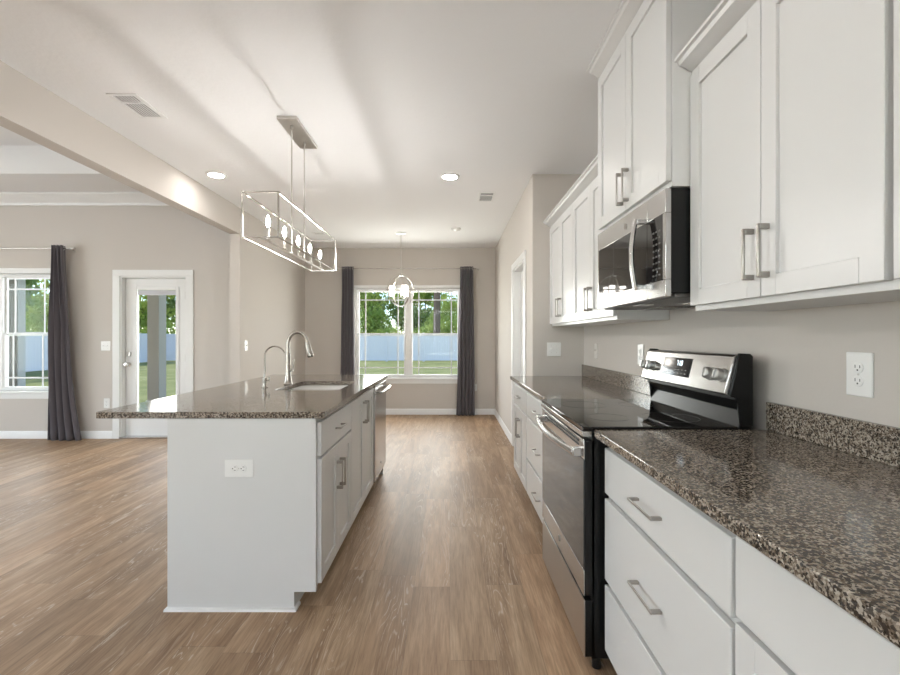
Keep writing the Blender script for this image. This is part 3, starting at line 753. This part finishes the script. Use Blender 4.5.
def rod(label, x0, x1, y, z, yw, ends=(True, True)):
    r = thing('curtain_rod', label, 'curtain rod', ((x0 + x1) / 2, y, z)); c = (x0 + x1) / 2
    MB().cyl((x0 - c, 0, 0), (x1 - c, 0, 0), .0065, None, 12).build('rod', M_frame, r)
    for s, x in ((-1, x0), (1, x1)):
        MB().lathe([(.010, 0), (.010, .012 * s), (.016, .016 * s), (.020, .032 * s), (.014, .048 * s), (0, .054 * s)], (x - c, 0, 0), 14, 'x').build('finial', M_nickel, r)
        MB().tube([(x - c - s * .05, yw - y - .004, -.01), (x - c - s * .05, .0, -.01), ], .005, 8).lathe([(.018, 0), (.018, -.006), (0, -.006)], (x - c - s * .05, yw - y, -.01), 12, 'y').build('bracket', M_nickel, r)
    return r
rod('thin metal curtain rod above the dining window', -1.77, .42, YB - .10, 2.36, YB)
rod('thin metal curtain rod above the living room window', -6.75, -4.615, YL - .11, 2.34, YL)

# ------------------------------------------------------------------ ceiling fixtures
def can_light(x, y, z, label, group=None):
    r = thing('ceiling_light', label, 'light', (x, y, z), 0, group)
    MB().lathe([(.062, 0), (.088, 0), (.088, -.004), (.080, -.008), (.066, -.009), (.062, -.004)], seg=32, cap=False).build('trim_ring', M_trim, r)
    MB().lathe([(.064, -.001), (.064, -.006), (.05, -.0075), (0, -.008)], seg=32).build('lens', M_lens, r)
    return r
can_light(0.0, 4.02, H, 'lit round recessed ceiling light at the center of the kitchen ceiling')
can_light(-2.09, 3.98, H, 'lit round recessed ceiling light close to the dropped beam')
for i, (x, y, z) in enumerate(((0, 1.0, H), (-2.0, 1.0, H), (0, -1.8, H), (-2.0, -1.8, H))):  # unseen can lights added to help light the kitchen
    can_light(x, y, z, 'lit round recessed ceiling light added overhead or behind the viewpoint', 'kitchen ceiling lights out of view')
for i, (x, y, z) in enumerate(((-4.3, 3.6, TH), (-7.0, 3.6, TH), (-4.3, -1.5, TH), (-7.0, -1.5, TH))):  # more unseen lamps, added to brighten the living room
    can_light(x, y, z, 'lit round recessed light added in the tray ceiling, out of view', 'tray ceiling lights out of view')

def vent(label, x, y, w, l, split, group=None, m2=None):
    r = thing('air_vent', label, 'vent', (x, y, H)); f = .022
    MB().box(-w / 2, w / 2, -l / 2, -l / 2 + f, -.006, 0).box(-w / 2, w / 2, l / 2 - f, l / 2, -.006, 0).box(-w / 2, -w / 2 + f, -l / 2 + f, l / 2 - f, -.006, 0).box(w / 2 - f, w / 2, -l / 2 + f, l / 2 - f, -.006, 0).build('frame', M_trim, r, .002)
    B(-w / 2 + f, w / 2 - f, -l / 2 + f, l / 2 - f, -.0015, -.0005).build('duct_shade_sheet', M_duct, r)  # flat dark sheet, its colour stands in for shade inside the duct
    n = max(4, int((w - 2 * f) / .016)); mb = MB()
    for k in range(n):
        xx = -w / 2 + f + (k + .5) * (w - 2 * f) / n
        (mb.prism([(xx - .0026, -.0015), (xx + .0026, -.0015), (xx + .002, -.0040), (xx - .002, -.0040)], 'y', -l / 2 + f, l / 2 - f) if split != 'y' else None)
    if split == 'y':
        n = int((l - 2 * f) / .016)
        for k in range(n):
            yy = -l / 2 + f + (k + .5) * (l - 2 * f) / n
            mb.prism([(yy - .0014, -.0015), (yy + .0014, -.0015), (yy + .001, -.0025), (yy - .001, -.0025)], 'x', -w / 2 + f, w / 2 - f)
    mb.build('louvers', M_trim, r)
    mb = MB().box(-w / 2 + f, w / 2 - f, -l / 2 + f + (l - 2 * f) * .30 - .006, -l / 2 + f + (l - 2 * f) * .30 + .006, -.0085, -.001)
    mb.build('cross_bar', M_trim, r)
vent('white louvered ceiling vent near the beam at upper left', -1.96, 2.80, .18, .30, 'x')
vent('white louvered ceiling vent near the right side of the ceiling', .375, 4.60, .17, .30, 'y')
r = thing('smoke_detector', 'small white round detector on the ceiling near the dining window', 'smoke detector', (.08, 5.92, H))
MB().lathe([(.062, 0), (.062, -.012), (.055, -.026), (.030, -.034), (0, -.034)], seg=28).build('cover', M_plate, r)
MB().lathe([(.012, -.033), (.012, -.038), (0, -.038)], seg=14).build('test_button', M_beigeplate, r)
vent('narrow ceiling vent seen through the linear chandelier', -1.83, 6.2, .17, .13, 'x')

# linear chandelier
CX, CY = -1.072, 3.145
r = thing('linear_chandelier', 'rectangular open frame nickel chandelier with five lit bulbs over the island', 'chandelier', (CX, CY, 0))
zt, zb, hw, y0, y1, t = 2.078, 1.822, .102, 2.515 - CY, 3.78 - CY, .0045
mb = MB()
for z in (zb, zt):
    for x in (-hw, hw): mb.box(x - t, x + t, y0 - t, y1 + t, z - t, z + t)
    for y in (y0, y1): mb.box(-hw + t, hw - t, y - t, y + t, z - t, z + t)
for x in (-hw, hw):
    for y in (y0, y1): mb.box(x - t, x + t, y - t, y + t, zb + t, zt - t)
mb.build('frame', M_frame, r, .001, 1)
MB().box(-.008, .008, y0 + t, y1 - t, zb - .004, zb + .006).build('candle_rail', M_nickel, r, .001, 1)
MB().box(-.066, .066, -.225, .235, H - .022, H).build('canopy', M_nickel, r, .002)
for y in (-.13, .13):
    MB().cyl((0, y, zb), (0, y, H - .02), .0045, None, 10).lathe([(.010, H - .045), (.010, H - .022), (0, H - .022)], (0, y, 0), 12).build('rod', M_nickel, r)
for k in range(5):
    y = (k - 2) * .262
    c = MB().lathe([(.020, zb + .006), (.022, zb + .010), (.010, zb + .016), (.007, zb + .022), (.007, zb + .085), (0, zb + .085)], (0, y, 0), 14).build('candle_sleeve', M_nickel, r)
    MB().lathe([(.0, zb + .086), (.006, zb + .087), (.009, zb + .096), (.0115, zb + .112), (.010, zb + .126), (.005, zb + .142), (.001, zb + .152)], (0, y, 0), 14).build('bulb', M_bulb, c)

# orb pendant
r = thing('orb_pendant', 'round open ring nickel pendant with lit frosted shades before the dining window', 'chandelier', (-.683, 6.2, 0))
zc, R_ = 1.905, .215
MB().lathe([(.072, H), (.072, H - .012), (.05, H - .022), (.012, H - .030), (0, H - .030)], seg=28).build('canopy', M_nickel, r)
MB().cyl((0, 0, zc + R_), (0, 0, H - .02), .006, None, 10).lathe([(.014, zc + R_ - .01), (.014, zc + R_ + .03), (0, zc + R_ + .03)], seg=12).build('rod', M_nickel, r)
def ring(rot):
    E = rot.to_matrix(); mb = MB(); rg = []
    for k in range(48):
        a = 2 * PI * k / 48; c, s = math.cos(a), math.sin(a); rg.append([tuple(E @ Vector((rr * c, yy, rr * s)) + Vector((0, 0, zc))) for rr, yy in ((R_ - .003, -.009), (R_ + .003, -.009), (R_ + .003, .009), (R_ - .003, .009))])
    return mb.rings(rg, closed=True).build('ring', M_nickel, r)
ring(Euler((0, 0, math.radians(40)))); ring(Euler((0, 0, math.radians(-52)))); ring(Euler((PI / 2, 0, 0)))
MB().cyl((0, 0, zc - .10), (0, 0, zc + R_), .006, None, 10).build('stem', M_nickel, r)
for k in range(3):
    a = math.radians(180 + 120 * k); px, py = .125 * math.cos(a), .125 * math.sin(a)
    arm = MB().tube([(0, 0, zc - .09), (px * .6, py * .6, zc - .10), (px, py, zc - .075)], .005, 8).lathe([(.022, zc - .078), (.026, zc - .070), (0, zc - .070)], (px, py, 0), 14).build('arm', M_nickel, r)
    MB().lathe([(.024, zc - .069), (.036, zc - .066), (.038, zc + .062), (.034, zc + .062), (.032, zc - .060), (0, zc - .062)], (px, py, 0), 20).build('glass_shade', M_shade, arm)

# ------------------------------------------------------------------ outside
GZ = -.30
gm = B(-70, 60, 5.0, 80, GZ - .1, GZ).build('lawn', M_grass); gm['kind'] = 'structure'
struct(B(-7.66, XPL - .02, YL + .16, 8.4, GZ, -.03), 'porch_slab', M_concrete)
struct(B(-7.6, XPL - .02, YL + .16, 8.5, 2.75, 2.9), 'porch_roof', M_siding_trim)
mb = MB()
for k in range(20):
    z = GZ + k * .15; mb.prism([(-7.66, z), (-7.645, z), (-7.655, z + .15), (-7.66, z + .15)], 'y', YL + .16, 7.85)
mb.box(-10.5, -7.66, YL + .16, 7.98, GZ, 2.75)
sd = mb.build('siding_wall', M_siding, smooth=False); sd['kind'] = 'structure'
cb = B(-7.66, -7.63, 7.855, 8.0, GZ, 2.75).build('trim_5', M_siding_trim); cb['kind'] = 'structure'
r = thing('porch_post', 'square tan porch post seen through the glazed door', 'post', (-5.335, 8.1, -.03))
B(-.105, .105, -.105, .105, 0, 2.78).build('shaft', M_post, r, .004); B(-.125, .125, -.125, .125, 0, .15).build('plinth', M_siding_trim, r, .004)

def fence(label, p0, p1):
    p0 = Vector(p0); p1 = Vector(p1); d = (p1 - p0); ln = d.length; ang = math.atan2(d.y, d.x); n = max(1, round(ln / 2.4)); w = ln / n
    r = thing('vinyl_fence', label, 'fence', (p0.x, p0.y, GZ), ang)
    mb = MB()
    for k in range(n):
        a = k * w + .07; b = (k + 1) * w - .07; m_ = 14
        for q in range(m_): mb.box(a + (b - a) * q / m_ + .002, a + (b - a) * (q + 1) / m_ - .002, -.011, .011, .1, 1.72)
    mb.build('board_panel', M_fence, r, smooth=False)
    mb = MB()
    for k in range(n):
        a = k * w + .06; b = (k + 1) * w - .06; mb.box(a, b, -.03, .03, 1.70, 1.80).box(a, b, -.03, .03, .05, .18)
    mb.build('rail', M_fence, r)
    for k in range(n + 1):
        MB().box(k * w - .065, k * w + .065, -.065, .065, 0, 1.83).prism([(k * w - .075, 1.83), (k * w + .075, 1.83), (k * w, 1.90)], 'y', -.07, .07).build('post', M_fence, r)
fence('long white board fence across the back of the lawn', (-18.6, 29), (20, 29))
fence('white side fence running away at the left of the lawn', (-18.6, 9), (-18.6, 28.8))

def crown_mesh(name, blobs, n, size, m, seed):
    rnd = random.Random(seed); bm = bmesh.new()
    vol = [b[3] ** 2 for b in blobs]; tot = sum(vol)
    for (bx, by, bz, br, sq), v in zip(blobs, vol):
        for _ in range(int(n * v / tot)):
            d = Vector((rnd.gauss(0, 1), rnd.gauss(0, 1), rnd.gauss(0, 1))).normalized(); q = br * (0.62 + .42 * rnd.random())
            c = Vector((bx, by, bz)) + Vector((d.x * q, d.y * q, d.z * q * sq))
            E = Euler((rnd.random() * 6, rnd.random() * 6, rnd.random() * 6)).to_matrix(); s = size * (.6 + .8 * rnd.random())
            bm.faces.new([bm.verts.new(c + E @ Vector(p)) for p in ((-s, 0, 0), (0, -s * .55, 0), (s, 0, .0), (0, s * .55, 0))])
    me = bpy.data.meshes.new(name); bm.to_mesh(me); bm.free(); me.materials.append(m); return me
rnd = random.Random(3)
protos = []
for k in range(3):
    blobs = []
    for _ in range(16):
        a = rnd.random() * 2 * PI; q = rnd.random() ** .5 * 2.3
        blobs.append((q * math.cos(a), q * math.sin(a), 1.8 + rnd.random() * 5.2, .9 + rnd.random() * .8, .75))
    protos.append(crown_mesh('crown', blobs, 5200, .15, M_leaf[k % 2], 10 + k))
blobs = [(1.7 * math.cos(k * 2.1) * (1 - k / 22), 1.7 * math.sin(k * 2.1) * (1 - k / 22), 9 + k * .5, .8, .5) for k in range(14)]
pine_me = crown_mesh('crown', blobs, 3000, .16, M_leaf[2], 50)
bush = crown_mesh('crown', [(rnd.uniform(-1.2, 1.2), rnd.uniform(-.8, .8), .7 + rnd.random() * 1.6, .7 + .4 * rnd.random(), .8) for _ in range(8)], 2400, .11, M_leaf[0], 77)
def trunk(h, r0, name='trunk'):
    mb = MB().tube([(0, 0, 0), (.05, .02, h * .35), (-.04, .05, h * .7), (.02, 0, h)], [r0, r0 * .85, r0 * .6, r0 * .3], 10)
    if h < 9:
        for k in range(4):
            a = k * 1.7; mb.tube([(0, 0, h * .45), (math.cos(a) * 1.0, math.sin(a) * 1.0, h * .75), (math.cos(a) * 1.6, math.sin(a) * 1.6, h * .95)], [r0 * .4, r0 * .25, r0 * .1], 6)
    me_o = mb.build(name, M_bark); me = me_o.data; bpy.data.objects.remove(me_o); return me
tr_me = trunk(6.0, .14); pine_tr = trunk(15, .26); bush_tr = trunk(1.6, .05)
def plant(name, label, cat, cm, tm, x, y, s, rz, group):
    r = thing(name, label, cat, (x, y, GZ), rz, group); r.scale = (s, s, s)
    for nm, me in (('crown', cm), ('trunk', tm)):
        o = bpy.data.objects.new(nm, me); COL.objects.link(o); o.parent = r
k = 0
for row, (yy, st) in enumerate(((34.5, 5.6), (41.5, 5.9))):
    x = -34 if row == 0 else -32
    while x < 12:
        hole = -2.6 < x < -.6
        s = rnd.uniform(.82, 1.0) * (0.62 if -2.2 < x < 3.0 else 1)
        plant('leafy_tree', 'leafy green tree standing behind the white fence', 'tree', protos[k % 3], tr_me, x + rnd.uniform(-.6, .6), yy + rnd.uniform(-.8, .8), s, rnd.random() * 6, 'leafy trees behind the fence')
        x += st; k += 1
for x in [-32 + i * 3.4 for i in range(13)]:
    plant('bush', 'low bright green bush growing just behind the white fence', 'bush', bush, bush_tr, x + rnd.uniform(-.5, .5), 31.9 + rnd.uniform(-.3, .3), rnd.uniform(.9, 1.25), rnd.random() * 6, 'bushes behind the fence')
for y in (10, 15.5, 21, 26.5):
    plant('leafy_tree', 'leafy green tree beyond the side fence, seen through the living room openings', 'tree', protos[k % 3], tr_me, -22.3 + rnd.uniform(-.5, .5), y, rnd.uniform(.9, 1.15), rnd.random() * 6, 'trees beyond the side fence'); k += 1
plant('leafy_tree', 'leafy green tree standing behind the white fence', 'tree', protos[1], tr_me, -3.9, 39.0, .72, 1.0, 'leafy trees behind the fence')
for i, (x, y) in enumerate(((-.92, 30.3), (-4.2, 46.5), (-8.2, 46), (2.6, 47), (-13.0, 46.5))):
    plant('pine_tree', 'tall bare trunked pine standing in the gap of sky at right of the dining window' if i == 0 else 'tall thin trunked pine among the leafy trees', 'tree', pine_me, pine_tr, x, y, 1, rnd.random() * 6, 'pines behind the fence' if i else None)
